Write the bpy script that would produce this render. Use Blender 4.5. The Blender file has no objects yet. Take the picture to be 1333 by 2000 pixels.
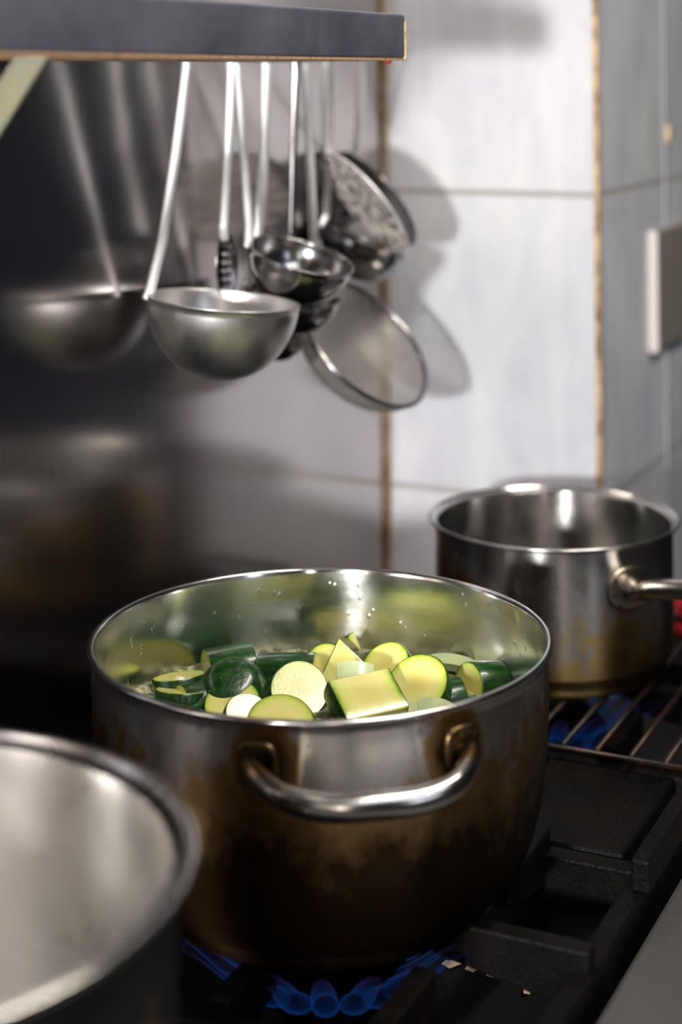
import bpy, bmesh, math, random
from mathutils import Vector, Matrix, Quaternion
random.seed(7)
scene = bpy.context.scene
COL = scene.collection
PI = math.pi

# ------------------------------------------------------------------ camera
# World frame: X runs along the steel wall (away from the camera), the steel wall is the plane Y=0
# (room at Y<0), Z up, floor at 0. The tiled column starts at X=0.
F = 3300.0                      # focal length in pixels of the 1333x2000 frame
HX, HY = 666.5, 150.0           # principal point / horizon row (shifted lens, level camera)
ROLL = 0.0095
CAM = Vector((-1.664, -0.754, 1.428))
VD = Vector((0.900, 0.436, 0)).normalized()     # view direction
RT = Vector((VD.y, -VD.x, 0))                   # camera right
UP = Vector((0, 0, 1))
cd = bpy.data.cameras.new('camera')
cam = bpy.data.objects.new('camera', cd); COL.objects.link(cam)
cd.sensor_fit = 'AUTO'; cd.sensor_width = 36.0
cd.lens = F / 2000.0 * 36.0
cd.shift_y = -(1000 - HY) / 2000.0
cd.clip_start = 0.02; cd.clip_end = 30
M = Matrix((RT, UP, -VD)).transposed()
M = M @ Matrix.Rotation(-ROLL, 3, 'Z')
cam.matrix_world = Matrix.Translation(CAM) @ M.to_4x4()
cd.dof.use_dof = True
cd.dof.focus_distance = 1.16
cd.dof.aperture_fstop = cd.lens / 1000.0 / 0.0185
cd.dof.aperture_blades = 9
scene.camera = cam

vs = scene.view_settings
vs.view_transform = 'Standard'; vs.look = 'None'; vs.gamma = 1.0; vs.use_curve_mapping = False
vs.exposure = 0.0
scene.cycles.blur_glossy = 0.15
scene.cycles.sample_clamp_indirect = 25.0

def unroll(px, py):
    dx, dy = px - HX, py - HY
    return (dx - ROLL * dy) / F, (dy + ROLL * dx) / F
def ray(px, py):
    a, b = unroll(px, py)
    return VD + RT * a - UP * b
def onwall(px, py, t):          # point seen at a pixel, at distance t in front of the steel wall
    d = ray(px, py); k = (-t - CAM.y) / d.y
    return CAM + d * k
def onz(px, py, z):             # point seen at a pixel, at height z
    d = ray(px, py); k = (z - CAM.z) / d.z
    return CAM + d * k
def cdir(r, u, t):              # direction given as right, up, towards camera
    return (RT * r + UP * u - VD * t).normalized()

# ------------------------------------------------------------------ world and lights
w = bpy.data.worlds.new('World'); scene.world = w; w.use_nodes = True
w.node_tree.nodes['Background'].inputs[0].default_value = (0.03, 0.035, 0.05, 1)
w.node_tree.nodes['Background'].inputs[1].default_value = 0.5

def area(name, loc, target, size, power, color=(1, 1, 1), sizey=None, shape=None, spread=None):
    l = bpy.data.lights.new(name, 'AREA'); l.energy = power; l.color = color; l.size = size
    l.shape = shape or ('RECTANGLE' if sizey else 'DISK')
    if sizey: l.size_y = sizey
    if spread: l.spread = spread
    o = bpy.data.objects.new(name, l); COL.objects.link(o); o.location = loc
    d = Vector(target) - Vector(loc)
    o.rotation_euler = d.to_track_quat('-Z', 'Y').to_euler()
    return o
def cw(x, z, h):                # camera frame (right, forward, up) to world
    return CAM + RT * x + VD * z + UP * h
area('work_lamp', cw(-0.55, -0.50, -0.035), cw(0.1, 1.7, -0.2), 0.10, 43, (1.0, 0.985, 0.96))
area('overhead_fill_near', (-1.6, -1.7, 2.5), (-1.2, -1.0, 0.9), 1.1, 9, (0.85, 0.90, 1.0), 0.12)  # added overhead fill, unseen, lifts the ambient level
area('ceiling_lamp_over', (-0.75, -1.0, 2.5), (-0.7, -0.4, 0.9), 1.1, 22, (1.0, 0.94, 0.82), 0.12)
area('side_fill', (-1.9, -2.7, 1.7), (-0.5, -0.2, 1.1), 0.35, 3.5, (0.80, 0.85, 1.0), 0.9)  # added cool fill for the column side, no window modelled

area('back_fill_warm', cw(0.30, -1.9, 0.35), cw(0.1, 1.2, -0.3), 0.16, 5.0, (1.0, 0.93, 0.82), 1.1)  # added warm strip behind the camera for highlights on the steel
area('back_fill_cool', cw(-0.95, -1.6, 0.45), cw(0.0, 1.2, -0.3), 0.14, 6.0, (0.85, 0.92, 1.0), 1.0)  # added cool strip behind the camera, brightens the left of the pots

# ------------------------------------------------------------------ materials
def nt(name):
    m = bpy.data.materials.new(name); m.use_nodes = True
    t = m.node_tree; b = t.nodes['Principled BSDF']
    return m, t, b
def N(t, typ, **kw):
    n = t.nodes.new(typ)
    for k, v in kw.items(): setattr(n, k, v)
    return n
def L(t, a, b): t.links.new(a, b)
def noise(t, vec, scale, detail=3, rough=0.55):
    n = N(t, 'ShaderNodeTexNoise'); n.inputs['Scale'].default_value = scale
    n.inputs['Detail'].default_value = detail; n.inputs['Roughness'].default_value = rough
    if vec is not None: L(t, vec, n.inputs['Vector'])
    return n.outputs['Fac']
def coords(t, scale=(1, 1, 1), kind='Object'):
    c = N(t, 'ShaderNodeTexCoord'); m = N(t, 'ShaderNodeMapping')
    m.inputs['Scale'].default_value = scale; L(t, c.outputs[kind], m.inputs['Vector'])
    return m.outputs['Vector']
def ramp(t, fac, stops):
    r = N(t, 'ShaderNodeValToRGB'); e = r.color_ramp.elements
    while len(e) < len(stops): e.new(0.5)
    for i, (p, c) in enumerate(stops):
        e[i].position = p; e[i].color = (c[0], c[1], c[2], 1) if not isinstance(c, (int, float)) else (c, c, c, 1)
    L(t, fac, r.inputs['Fac']); return r.outputs['Color']
def mix(t, fac, a, b, mode='MIX'):
    m = N(t, 'ShaderNodeMix', data_type='RGBA', blend_type=mode)
    if isinstance(fac, (int, float)): m.inputs[0].default_value = fac
    else: L(t, fac, m.inputs[0])
    for s, v in ((6, a), (7, b)):
        if isinstance(v, tuple): m.inputs[s].default_value = (*v[:3], 1)
        else: L(t, v, m.inputs[s])
    return m.outputs[2]
def mth(t, op, a, b=None, clamp=False):
    m = N(t, 'ShaderNodeMath', operation=op); m.use_clamp = clamp
    for i, v in enumerate((a, b)):
        if v is None: continue
        if isinstance(v, (int, float)): m.inputs[i].default_value = v
        else: L(t, v, m.inputs[i])
    return m.outputs[0]
def bump(t, b, h, strength=0.2, dist=0.001):
    n = N(t, 'ShaderNodeBump'); n.inputs['Strength'].default_value = strength
    n.inputs['Distance'].default_value = dist
    L(t, h, n.inputs['Height']); L(t, n.outputs['Normal'], b.inputs['Normal'])
def setp(b, col=None, rough=None, metal=None, **kw):
    if col is not None: b.inputs['Base Color'].default_value = (*col, 1)
    if rough is not None: b.inputs['Roughness'].default_value = rough
    if metal is not None: b.inputs['Metallic'].default_value = metal
    for k, v in kw.items(): b.inputs[k].default_value = v

def m_simple(name, col, rough=0.5, metal=0.0, var=0.0, sc=40, bmp=0.0, bscale=200):
    m, t, b = nt(name); setp(b, col, rough, metal)
    v = coords(t)
    if var:
        f = noise(t, v, sc, 4)
        L(t, mix(t, ramp(t, f, [(0.3, 0.0), (0.7, 1.0)]), tuple(c * (1 - var) for c in col), tuple(min(1, c * (1 + var)) for c in col)), b.inputs['Base Color'])
    if bmp: bump(t, b, noise(t, v, bscale, 4), bmp, 0.001)
    return m

def m_steel_wall():
    m, t, b = nt('brushed steel sheet'); setp(b, (0.50, 0.49, 0.50), 0.14, 1.0, Anisotropic=0.5)
    tg = N(t, 'ShaderNodeCombineXYZ'); tg.inputs[0].default_value = 1.0; L(t, tg.outputs[0], b.inputs['Tangent'])
    f = noise(t, coords(t, (420, 420, 3)), 1.0, 3); f2 = noise(t, coords(t, (30, 30, 1.2)), 1.0, 3); f3 = noise(t, coords(t, (3, 3, 3)), 1.0, 4)
    L(t, mix(t, mth(t, 'ADD', mth(t, 'MULTIPLY', f3, 0.6), mth(t, 'MULTIPLY', f, 0.4)), (0.40, 0.37, 0.36), (0.60, 0.56, 0.55)), b.inputs['Base Color'])
    L(t, mth(t, 'ADD', mth(t, 'MULTIPLY', f, 0.06), mth(t, 'ADD', mth(t, 'MULTIPLY', f3, 0.06), 0.10)), b.inputs['Roughness'])
    bump(t, b, mth(t, 'ADD', mth(t, 'MULTIPLY', f, 0.5), mth(t, 'MULTIPLY', f2, 0.8)), 0.15, 0.00012)
    return m

def m_tile():
    m, t, b = nt('glazed white tile'); setp(b, rough=0.13, **{'Specular IOR Level': 0.5})
    c = N(t, 'ShaderNodeTexCoord'); s = N(t, 'ShaderNodeSeparateXYZ'); L(t, c.outputs['Object'], s.inputs[0])
    z = s.outputs[2]
    q = mth(t, 'FRACT', mth(t, 'DIVIDE', mth(t, 'SUBTRACT', z, 1.3045 - 0.1585 - 0.317 * 6), 0.317))
    d = mth(t, 'ABSOLUTE', mth(t, 'SUBTRACT', q, 0.5))
    g = ramp(t, d, [(0.0, 1.0), (0.0075, 1.0), (0.0125, 0.0), (1.0, 0.0)])
    va = coords(t, (3, 3, 1.6)); fa = noise(t, va, 2.0, 5, 0.6)
    vb = coords(t, (34, 34, 1.2)); fb = noise(t, vb, 1.0, 3)
    base = mix(t, ramp(t, fa, [(0.40, 0.0), (0.62, 1.0)]), (0.66, 0.66, 0.68), (0.50, 0.50, 0.57))
    base = mix(t, mth(t, 'MULTIPLY', ramp(t, fb, [(0.52, 0.0), (0.72, 1.0)]), 0.35), base, (0.74, 0.73, 0.72))
    base = mix(t, mth(t, 'MULTIPLY', g, 0.85), base, (0.32, 0.31, 0.29))
    L(t, base, b.inputs['Base Color'])
    L(t, mth(t, 'ADD', mth(t, 'MULTIPLY', g, 0.6), mth(t, 'MULTIPLY_ADD', fb, 0.25)), b.inputs['Roughness'])
    bump(t, b, mth(t, 'SUBTRACT', mth(t, 'MULTIPLY', fa, 0.6), g), 0.25, 0.0015)
    return m

def m_polished(name, col=(0.62, 0.60, 0.58), rough=0.14, scr=0.15, stretch=(60, 60, 60)):
    m, t, b = nt(name); setp(b, col, rough, 1.0)
    v = coords(t, stretch); f = noise(t, v, 1.0, 4)
    v2 = coords(t, (25, 25, 25)); f2 = noise(t, v2, 1.0, 4)
    L(t, mth(t, 'ADD', mth(t, 'MULTIPLY', f2, rough * 0.9), rough * 0.55), b.inputs['Roughness'])
    L(t, mix(t, f2, tuple(c * 0.82 for c in col), tuple(min(1, c * 1.08) for c in col)), b.inputs['Base Color'])
    bump(t, b, f, scr, 0.0003)
    return m

def radial(t, b, an):
    b.inputs['Anisotropic'].default_value = an
    tg = N(t, 'ShaderNodeCombineXYZ'); tg.inputs[2].default_value = 1.0; L(t, tg.outputs[0], b.inputs['Tangent'])
def m_pot_inner(name, rough=0.16, col=(0.72, 0.71, 0.69), drops=True):
    m, t, b = nt(name); setp(b, col, rough, 1.0)
    radial(t, b, 0.85)
    v = coords(t, (1, 1, 1)); f2 = noise(t, v, 22, 5)
    vs_ = coords(t, (14, 14, 260)); f = noise(t, vs_, 1.0, 3)
    L(t, mth(t, 'ADD', mth(t, 'MULTIPLY', ramp(t, f2, [(0.35, 0.0), (0.7, 1.0)]), 0.12), rough * 0.7), b.inputs['Roughness'])
    L(t, mix(t, f2, tuple(c * 0.75 for c in col), tuple(min(1, c * 1.1) for c in col)), b.inputs['Base Color'])
    h = mth(t, 'MULTIPLY', f, 0.4)
    if drops:
        vo = N(t, 'ShaderNodeTexVoronoi'); vo.inputs['Scale'].default_value = 1.0
        L(t, coords(t, (190, 190, 120)), vo.inputs['Vector'])
        dd = ramp(t, vo.outputs['Distance'], [(0.0, 1.0), (0.17, 0.75), (0.24, 0.0)])
        msk = ramp(t, noise(t, v, 45, 3), [(0.52, 0.0), (0.60, 1.0)])
        h = mth(t, 'ADD', h, mth(t, 'MULTIPLY', dd, mth(t, 'MULTIPLY', msk, 2.2)))
    bump(t, b, h, 0.28, 0.0007)
    return m

def m_burnt(name, zc, zd, clean, spots=(), rough0=0.2, amber=(0.36, 0.22, 0.09), dark=(0.035, 0.020, 0.010), stain=1.0, an=0.5):
    """outer pot wall: clean near the rim, baked-on brown lower down, burnt halos round the handle pads, other dark spots"""
    m, t, b = nt(name); setp(b, metal=1.0)
    radial(t, b, an)
    c = N(t, 'ShaderNodeTexCoord'); s = N(t, 'ShaderNodeSeparateXYZ'); L(t, c.outputs['Object'], s.inputs[0])
    n1 = noise(t, coords(t, (11, 11, 10)), 1.0, 6, 0.6)
    n2 = noise(t, coords(t, (75, 75, 55)), 1.0, 5, 0.65)
    n3 = noise(t, coords(t, (22, 22, 220)), 1.0, 3)
    # 0 at zc (clean) to 1 at zd (dark)
    k = mth(t, 'DIVIDE', mth(t, 'SUBTRACT', s.outputs[2], zc), zd - zc)
    k = mth(t, 'ADD', k, mth(t, 'MULTIPLY', mth(t, 'SUBTRACT', n1, 0.5), 1.5))
    k = mth(t, 'ADD', k, mth(t, 'MULTIPLY', mth(t, 'SUBTRACT', n2, 0.5), 0.7))
    for p, rad in spots:
        d = N(t, 'ShaderNodeVectorMath', operation='DISTANCE'); L(t, c.outputs['Object'], d.inputs[0])
        d.inputs[1].default_value = p
        a = mth(t, 'SUBTRACT', 1.25, mth(t, 'DIVIDE', d.outputs['Value'], rad))
        a = mth(t, 'ADD', a, mth(t, 'MULTIPLY', mth(t, 'SUBTRACT', n2, 0.5), 0.7))
        a = mth(t, 'MAXIMUM', a, 0.0)
        k = mth(t, 'MAXIMUM', k, mth(t, 'MULTIPLY', a, 1.25))
    k = mth(t, 'MULTIPLY', k, stain, True)
    col = ramp(t, k, [(0.0, clean), (0.28, tuple(x * 0.85 for x in clean)), (0.46, amber), (0.75, tuple((x + y * 1.5) / 2.5 for x, y in zip(amber, dark))), (1.0, dark)])
    L(t, col, b.inputs['Base Color'])
    L(t, mth(t, 'ADD', mth(t, 'MULTIPLY', k, 0.22), mth(t, 'ADD', mth(t, 'MULTIPLY', n2, 0.08), rough0)), b.inputs['Roughness'])
    bump(t, b, mth(t, 'ADD', mth(t, 'MULTIPLY', n3, 0.4), mth(t, 'MULTIPLY', mth(t, 'MULTIPLY', n2, k), 2.0)), 0.22, 0.0006)
    return m

def m_iron(name, col=(0.0035, 0.0033, 0.0038), rough=0.42, bmp=0.6, sc=260):
    m, t, b = nt(name); setp(b, col, rough, 0.0, **{'Specular IOR Level': 0.07})
    v = coords(t); f = noise(t, v, sc, 4, 0.6); f2 = noise(t, v, 18, 4)
    L(t, mix(t, ramp(t, f2, [(0.45, 0.0), (0.75, 1.0)]), col, (0.009, 0.006, 0.005)), b.inputs['Base Color'])
    L(t, mth(t, 'ADD', mth(t, 'MULTIPLY', f2, 0.3), rough - 0.15), b.inputs['Roughness'])
    bump(t, b, f, bmp, 0.0015)
    return m

def m_flesh():
    m, t, b = nt('zucchini flesh'); setp(b, rough=0.22, **{'Subsurface Weight': 0.0, 'Coat Weight': 0.35, 'Coat Roughness': 0.08})
    c = N(t, 'ShaderNodeTexCoord'); s = N(t, 'ShaderNodeSeparateXYZ'); L(t, c.outputs['Object'], s.inputs[0])
    r = mth(t, 'SQRT', mth(t, 'ADD', mth(t, 'POWER', s.outputs[0], 2.0), mth(t, 'POWER', s.outputs[1], 2.0)))
    n = noise(t, coords(t, (3, 3, 3)), 1.5, 4); n2 = noise(t, coords(t, (12, 12, 4)), 1.0, 4)
    rr = mth(t, 'ADD', r, mth(t, 'MULTIPLY', mth(t, 'SUBTRACT', n, 0.5), 0.10))
    col = ramp(t, rr, [(0.0, (0.70, 0.60, 0.17)), (0.35, (0.74, 0.67, 0.22)), (0.55, (0.75, 0.71, 0.27)), (0.78, (0.68, 0.70, 0.20)), (0.90, (0.50, 0.60, 0.09)), (0.955, (0.22, 0.38, 0.02)), (1.0, (0.05, 0.16, 0.01))])
    col = mix(t, mth(t, 'MULTIPLY', ramp(t, n2, [(0.45, 0.0), (0.75, 1.0)]), 0.35), col, (0.80, 0.62, 0.22))
    L(t, col, b.inputs['Base Color'])
    b.inputs['Subsurface Weight'].default_value = 0.25
    b.inputs['Subsurface Radius'].default_value = (0.3, 0.3, 0.1); b.inputs['Subsurface Scale'].default_value = 0.006
    bump(t, b, n2, 0.05, 0.012)
    return m
def m_skin():
    m, t, b = nt('zucchini skin'); setp(b, rough=0.30, **{'Coat Weight': 0.3, 'Coat Roughness': 0.12})
    n = noise(t, coords(t, (1, 1, 1)), 3.0, 4); sp = noise(t, coords(t, (14, 14, 14)), 1.0, 2)
    st = noise(t, coords(t, (6, 6, 0.7)), 1.0, 3)
    col = mix(t, ramp(t, st, [(0.35, 0.0), (0.7, 1.0)]), (0.004, 0.018, 0.004), (0.012, 0.085, 0.006))
    col = mix(t, ramp(t, sp, [(0.68, 0.0), (0.74, 1.0)]), col, (0.20, 0.38, 0.08))
    L(t, col, b.inputs['Base Color']); bump(t, b, n, 0.05, 0.03)
    return m
def m_broth():
    m, t, b = nt('cooking broth'); setp(b, rough=0.06, **{'IOR': 1.33, 'Coat Weight': 0.0})
    v = coords(t); f = noise(t, v, 55, 5, 0.7); f2 = noise(t, v, 240, 4)
    fm = ramp(t, mth(t, 'ADD', mth(t, 'MULTIPLY', f, 0.7), mth(t, 'MULTIPLY', f2, 0.3)), [(0.46, 0.0), (0.58, 1.0)])
    L(t, mix(t, fm, (0.055, 0.062, 0.018), (0.42, 0.42, 0.26)), b.inputs['Base Color'])
    L(t, mth(t, 'MULTIPLY_ADD', fm, 0.2), b.inputs['Roughness']); t.nodes[-2 if False else -1]
    bump(t, b, mth(t, 'ADD', f, mth(t, 'MULTIPLY', f2, 0.5)), 0.6, 0.004)
    return m
def m_bubble():
    m, t, b = nt('foam bubble'); setp(b, (0.85, 0.88, 0.75), 0.05, 0.0, **{'Transmission Weight': 0.9, 'IOR': 1.2})
    return m
def m_flame(name, tip=False):
    m = bpy.data.materials.new(name); m.use_nodes = True; t = m.node_tree
    t.nodes.remove(t.nodes['Principled BSDF']); out = t.nodes['Material Output']
    e = N(t, 'ShaderNodeEmission'); tr = N(t, 'ShaderNodeBsdfTransparent'); mx = N(t, 'ShaderNodeMixShader')
    c = N(t, 'ShaderNodeTexCoord'); s = N(t, 'ShaderNodeSeparateXYZ'); L(t, c.outputs['Generated'], s.inputs[0])
    col = ramp(t, s.outputs[2], [(0.0, (0.015, 0.12, 0.55)), (0.5, (0.02, 0.10, 0.45)), (0.85, (0.10, 0.06, 0.30)), (1.0, (0.15, 0.04, 0.15))])
    L(t, col, e.inputs['Color']); e.inputs['Strength'].default_value = 0.26
    lw = N(t, 'ShaderNodeLayerWeight'); lw.inputs['Blend'].default_value = 0.35
    f = mth(t, 'MULTIPLY', mth(t, 'POWER', lw.outputs['Facing'], 2.4), ramp(t, s.outputs[2], [(0.0, 1.0), (0.6, 0.7), (1.0, 0.12)]), True)
    L(t, f, mx.inputs['Fac']); L(t, tr.outputs[0], mx.inputs[1]); L(t, e.outputs[0], mx.inputs[2])
    L(t, mx.outputs[0], out.inputs['Surface'])
    return m
def m_mesh(name, pitch, wire=0.32, col=(0.33, 0.31, 0.29)):
    """woven wire cloth: open between the wires"""
    m, t, b = nt(name); setp(b, col, 0.5, 0.3)
    c = N(t, 'ShaderNodeTexCoord'); s = N(t, 'ShaderNodeSeparateXYZ'); L(t, c.outputs['Object'], s.inputs[0])
    fs = []
    for i in (0, 1):
        q = mth(t, 'FRACT', mth(t, 'DIVIDE', mth(t, 'ADD', s.outputs[i], 1.0), pitch))
        fs.append(mth(t, 'LESS_THAN', q, wire))
    a = mth(t, 'MAXIMUM', fs[0], fs[1]); L(t, a, b.inputs['Alpha'])
    return m
def m_rusty(name, base, rust, lo, hi, sc, metal=0.3, rough=0.55):
    m, t, b = nt(name); setp(b, rough=rough, metal=metal)
    f = noise(t, coords(t), sc, 6, 0.7)
    L(t, mix(t, ramp(t, f, [(lo, 0.0), (hi, 1.0)]), base, rust), b.inputs['Base Color'])
    bump(t, b, f, 0.4, 0.001)
    return m

MS_WALL = m_steel_wall(); MS_TILE = m_tile()
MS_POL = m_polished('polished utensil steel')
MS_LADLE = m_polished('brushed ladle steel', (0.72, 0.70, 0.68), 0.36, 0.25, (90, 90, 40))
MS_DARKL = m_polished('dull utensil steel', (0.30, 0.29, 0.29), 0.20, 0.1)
MS_HANDLE = m_polished('handle steel', (0.92, 0.91, 0.91), 0.52, 0.1); MS_HANDLE.node_tree.nodes['Principled BSDF'].inputs['Metallic'].default_value = 0.75
MS_INNER = m_pot_inner('pot inside steel')
MS_INNER2 = m_pot_inner('saucepan inside steel', 0.20, (0.58, 0.56, 0.54), False)
MS_INNER3 = m_pot_inner('near pot inside steel', 0.36, (0.78, 0.75, 0.72), False)
MS_RIM = m_polished('rim steel', (0.66, 0.64, 0.62), 0.20, 0.05)
MS_IRON = m_iron('greasy cast iron'); MS_IRON2 = m_iron('glossy baked grease iron', (0.004, 0.004, 0.005), 0.28, 0.8, 330)
MS_TRAY = m_iron('blackened drip tray', (0.010, 0.010, 0.012), 0.35, 0.25, 90)
MS_ROD = m_rusty('scorched wire rod', (0.018, 0.013, 0.011), (0.06, 0.025, 0.012), 0.45, 0.7, 60, 0.5, 0.35)
MS_PANEL = m_simple('dull stove panel', (0.085, 0.078, 0.074), 0.45, 0.3, 0.12, 9)
MS_SHELF = m_simple('dark shelf steel', (0.24, 0.24, 0.30), 0.42, 0.75, 0.35, 14)
MS_RUST = m_rusty('rusted shelf underside', (0.60, 0.36, 0.20), (0.10, 0.05, 0.025), 0.50, 0.72, 220)
MS_YELL = m_rusty('worn corner paint', (0.75, 0.58, 0.28), (0.28, 0.12, 0.03), 0.52, 0.62, 120)
MS_BRACK = m_rusty('zinc bracket strip', (0.09, 0.095, 0.062), (0.12, 0.10, 0.03), 0.45, 0.75, 35, 0.35, 0.45)
MS_GRIME = m_rusty('grimy brown sealant', (0.30, 0.23, 0.16), (0.14, 0.07, 0.02), 0.40, 0.62, 45, 0.0, 0.6)
MS_EDGE = m_rusty('stained tile edge', (0.62, 0.45, 0.25), (0.20, 0.10, 0.03), 0.40, 0.62, 40, 0.0, 0.5)
MS_FLESH = m_flesh(); MS_SKIN = m_skin(); MS_BROTH = m_broth(); MS_BUB = m_bubble()
MS_FLAME = m_flame('gas flame')
MS_CELERY = m_simple('translucent pale vegetable', (0.50, 0.57, 0.30), 0.2, 0.0, 0.10, 80, 0.4, 60)
MS_CELERY.node_tree.nodes['Principled BSDF'].inputs['Coat Weight'].default_value = 0.4
MS_WHITE = m_simple('beige plastic', (0.66, 0.60, 0.57), 0.45)
MS_BOX_SHADE = m_simple('shaded beige cover', (0.26, 0.23, 0.20), 0.5)  # beige darkened in colour for the shade on the face turned from the lamp
MS_RED = m_simple('red plastic', (0.55, 0.012, 0.010), 0.35)
MS_FLAKE = m_simple('dry onion skin', (0.75, 0.55, 0.38), 0.5, 0.0, 0.2, 300)
MS_FLOOR = m_simple('kitchen floor', (0.05, 0.04, 0.035), 0.5, 0.0, 0.2, 6)
MS_CEIL = m_simple('ceiling paint', (0.16, 0.16, 0.17), 0.8)
MS_DIM = m_simple('room wall paint', (0.045, 0.045, 0.055), 0.8, 0.0, 0.1, 3)
MS_NAVY = m_simple('dark blue grey wall', (0.022, 0.026, 0.05), 0.7, 0.0, 0.1, 3)
MS_BODY = m_simple('stove body steel', (0.20, 0.19, 0.19), 0.4, 0.8)

# ------------------------------------------------------------------ mesh helpers
def link(o): COL.objects.link(o); return o
def obj(name, bm, mats, parent=None, loc=(0, 0, 0), smooth=False, bevel=None):
    bmesh.ops.recalc_face_normals(bm, faces=bm.faces)
    me = bpy.data.meshes.new(name); bm.to_mesh(me); bm.free()
    for m in (mats if isinstance(mats, (list, tuple)) else [mats]): me.materials.append(m)
    if smooth:
        for p in me.polygons: p.use_smooth = True
    o = link(bpy.data.objects.new(name, me)); o.location = loc
    if parent is not None: o.parent = parent
    if smooth and smooth != 'all':
        md = o.modifiers.new('edges', 'EDGE_SPLIT'); md.split_angle = math.radians(40)
    if bevel:
        md = o.modifiers.new('bevel', 'BEVEL'); md.width = bevel; md.segments = 2; md.limit_method = 'ANGLE'
    return o
def empty(name, loc):
    o = link(bpy.data.objects.new(name, None)); o.location = loc; o.empty_display_size = 0.02; return o
def tag(o, label=None, cat=None, group=None, kind=None):
    if label: o['label'] = label
    if cat: o['category'] = cat
    if group: o['group'] = group
    if kind: o['kind'] = kind
    return o
def struct(name, bm, mats, **kw):
    o = obj(name, bm, mats, **kw); o['kind'] = 'structure'; return o
def box(bm, x0, x1, y0, y1, z0, z1, mi=0):
    vs_ = [bm.verts.new((x, y, z)) for x in (x0, x1) for y in (y0, y1) for z in (z0, z1)]
    for f in ((0, 1, 3, 2), (4, 6, 7, 5), (0, 4, 5, 1), (2, 3, 7, 6), (0, 2, 6, 4), (1, 5, 7, 3)):
        fc = bm.faces.new([vs_[i] for i in f]); fc.material_index = mi
    return bm
def B(*a, **k): return box(bmesh.new(), *a, **k)
def lathe(profile, seg=96, mis=None, bm=None, mat=None, closed=False):
    """profile [(r,z)...]; mis material index per profile segment"""
    bm = bm or bmesh.new(); rings = []
    mat = mat or Matrix()
    for r, z in profile:
        if r < 1e-6: rings.append([bm.verts.new(mat @ Vector((0, 0, z)))])
        else: rings.append([bm.verts.new(mat @ Vector((r * math.cos(2 * PI * i / seg), r * math.sin(2 * PI * i / seg), z))) for i in range(seg)])
    n = len(rings)
    for j in range(n if closed else n - 1):
        a, b = rings[j], rings[(j + 1) % n]
        for i in range(seg):
            k = (i + 1) % seg
            if len(a) == 1 and len(b) == 1: break
            if len(a) == 1: f = bm.faces.new((a[0], b[i], b[k]))
            elif len(b) == 1: f = bm.faces.new((a[i], a[k], b[0]))
            else: f = bm.faces.new((a[i], a[k], b[k], b[i]))
            if mis: f.material_index = mis[j]
    return bm
def smooth_path(pts, n=8):
    pts = [Vector(p) for p in pts]; out = []
    P = [pts[0] * 2 - pts[1]] + pts + [pts[-1] * 2 - pts[-2]]
    for i in range(1, len(P) - 2):
        p0, p1, p2, p3 = P[i - 1:i + 3]
        for k in range(n):
            t = k / n
            out.append(0.5 * ((2 * p1) + (p2 - p0) * t + (2 * p0 - 5 * p1 + 4 * p2 - p3) * t * t + (3 * p1 - p0 - 3 * p2 + p3) * t ** 3))
    out.append(pts[-1]); return out
def tube(path, ra, rb=None, seg=16, side=None, bm=None, cap=True, scales=None, closed=False):
    """sweep an ellipse (half widths ra along 'side', rb across) along the path"""
    bm = bm or bmesh.new(); rb = rb or ra; path = [Vector(p) for p in path]; rings = []
    side = Vector(side) if side is not None else None; n = len(path)
    prev = None
    for i, p in enumerate(path):
        if closed: d = (path[(i + 1) % n] - path[i - 1]).normalized()
        else: d = (path[min(i + 1, n - 1)] - path[max(i - 1, 0)]).normalized()
        if side is not None: s = (side - d * side.dot(d)).normalized()
        else:
            if prev is None:
                prev = d.orthogonal().normalized()
            s = (prev - d * prev.dot(d)).normalized(); prev = s
        u = d.cross(s); k = scales[i] if scales else 1.0
        rings.append([bm.verts.new(p + (s * math.cos(a) * ra + u * math.sin(a) * rb) * k) for a in [2 * PI * j / seg for j in range(seg)]])
    for i in range(n if closed else n - 1):
        a, b = rings[i], rings[(i + 1) % n]
        for j in range(seg):
            bm.faces.new((a[j], a[(j + 1) % seg], b[(j + 1) % seg], b[j]))
    if cap and not closed:
        bm.faces.new(rings[0]); bm.faces.new(rings[-1][::-1])
    return bm
def basis(n, x=None):
    n = Vector(n).normalized(); x = Vector(x) if x is not None else Vector((1, 0, 0)) if abs(n.x) < 0.9 else Vector((0, 1, 0))
    x = (x - n * x.dot(n)).normalized(); y = n.cross(x)
    return Matrix((x, y, n)).transposed()

# ------------------------------------------------------------------ setting
struct('wall_left', B(-3.4, 0.0, 0.0, 0.12, 0, 2.7), MS_WALL)
CW_, CD_ = 0.2376, 0.60
struct('wall_column', B(0.0, CD_, -CW_, 0.12, 0, 2.7), MS_TILE, bevel=0.0015)
struct('wall_back', B(1.9, 2.0, -3.4, 0.12, 0, 2.7), MS_NAVY)
struct('wall_far_left', B(CD_, 1.9, 0.0, 0.12, 0, 2.7), MS_DIM)
struct('wall_right', B(-3.4, 2.0, -3.5, -3.4, 0, 2.7), MS_DIM)
struct('wall_near', B(-3.5, -3.4, -3.5, 0.12, 0, 2.7), MS_DIM)
struct('floor', B(-3.5, 2.0, -3.5, 0.12, -0.1, 0), MS_FLOOR)
struct('ceiling', B(-3.5, 2.0, -3.5, 0.12, 2.7, 2.8), MS_CEIL)
struct('trim_1', B(-0.010, -0.0002, -0.0045, -0.0002, 0.3, 2.6), MS_GRIME, bevel=0.001)
q3 = onwall(1302, 500, CW_ + 0.002)
struct('trim_3', B(q3.x, q3.x + 0.010, -CW_ - 0.002, -CW_ + 0.001, 0.3, 2.6), m_simple('grey joint strip', (0.42, 0.41, 0.44), 0.4), bevel=0.0015)
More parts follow.
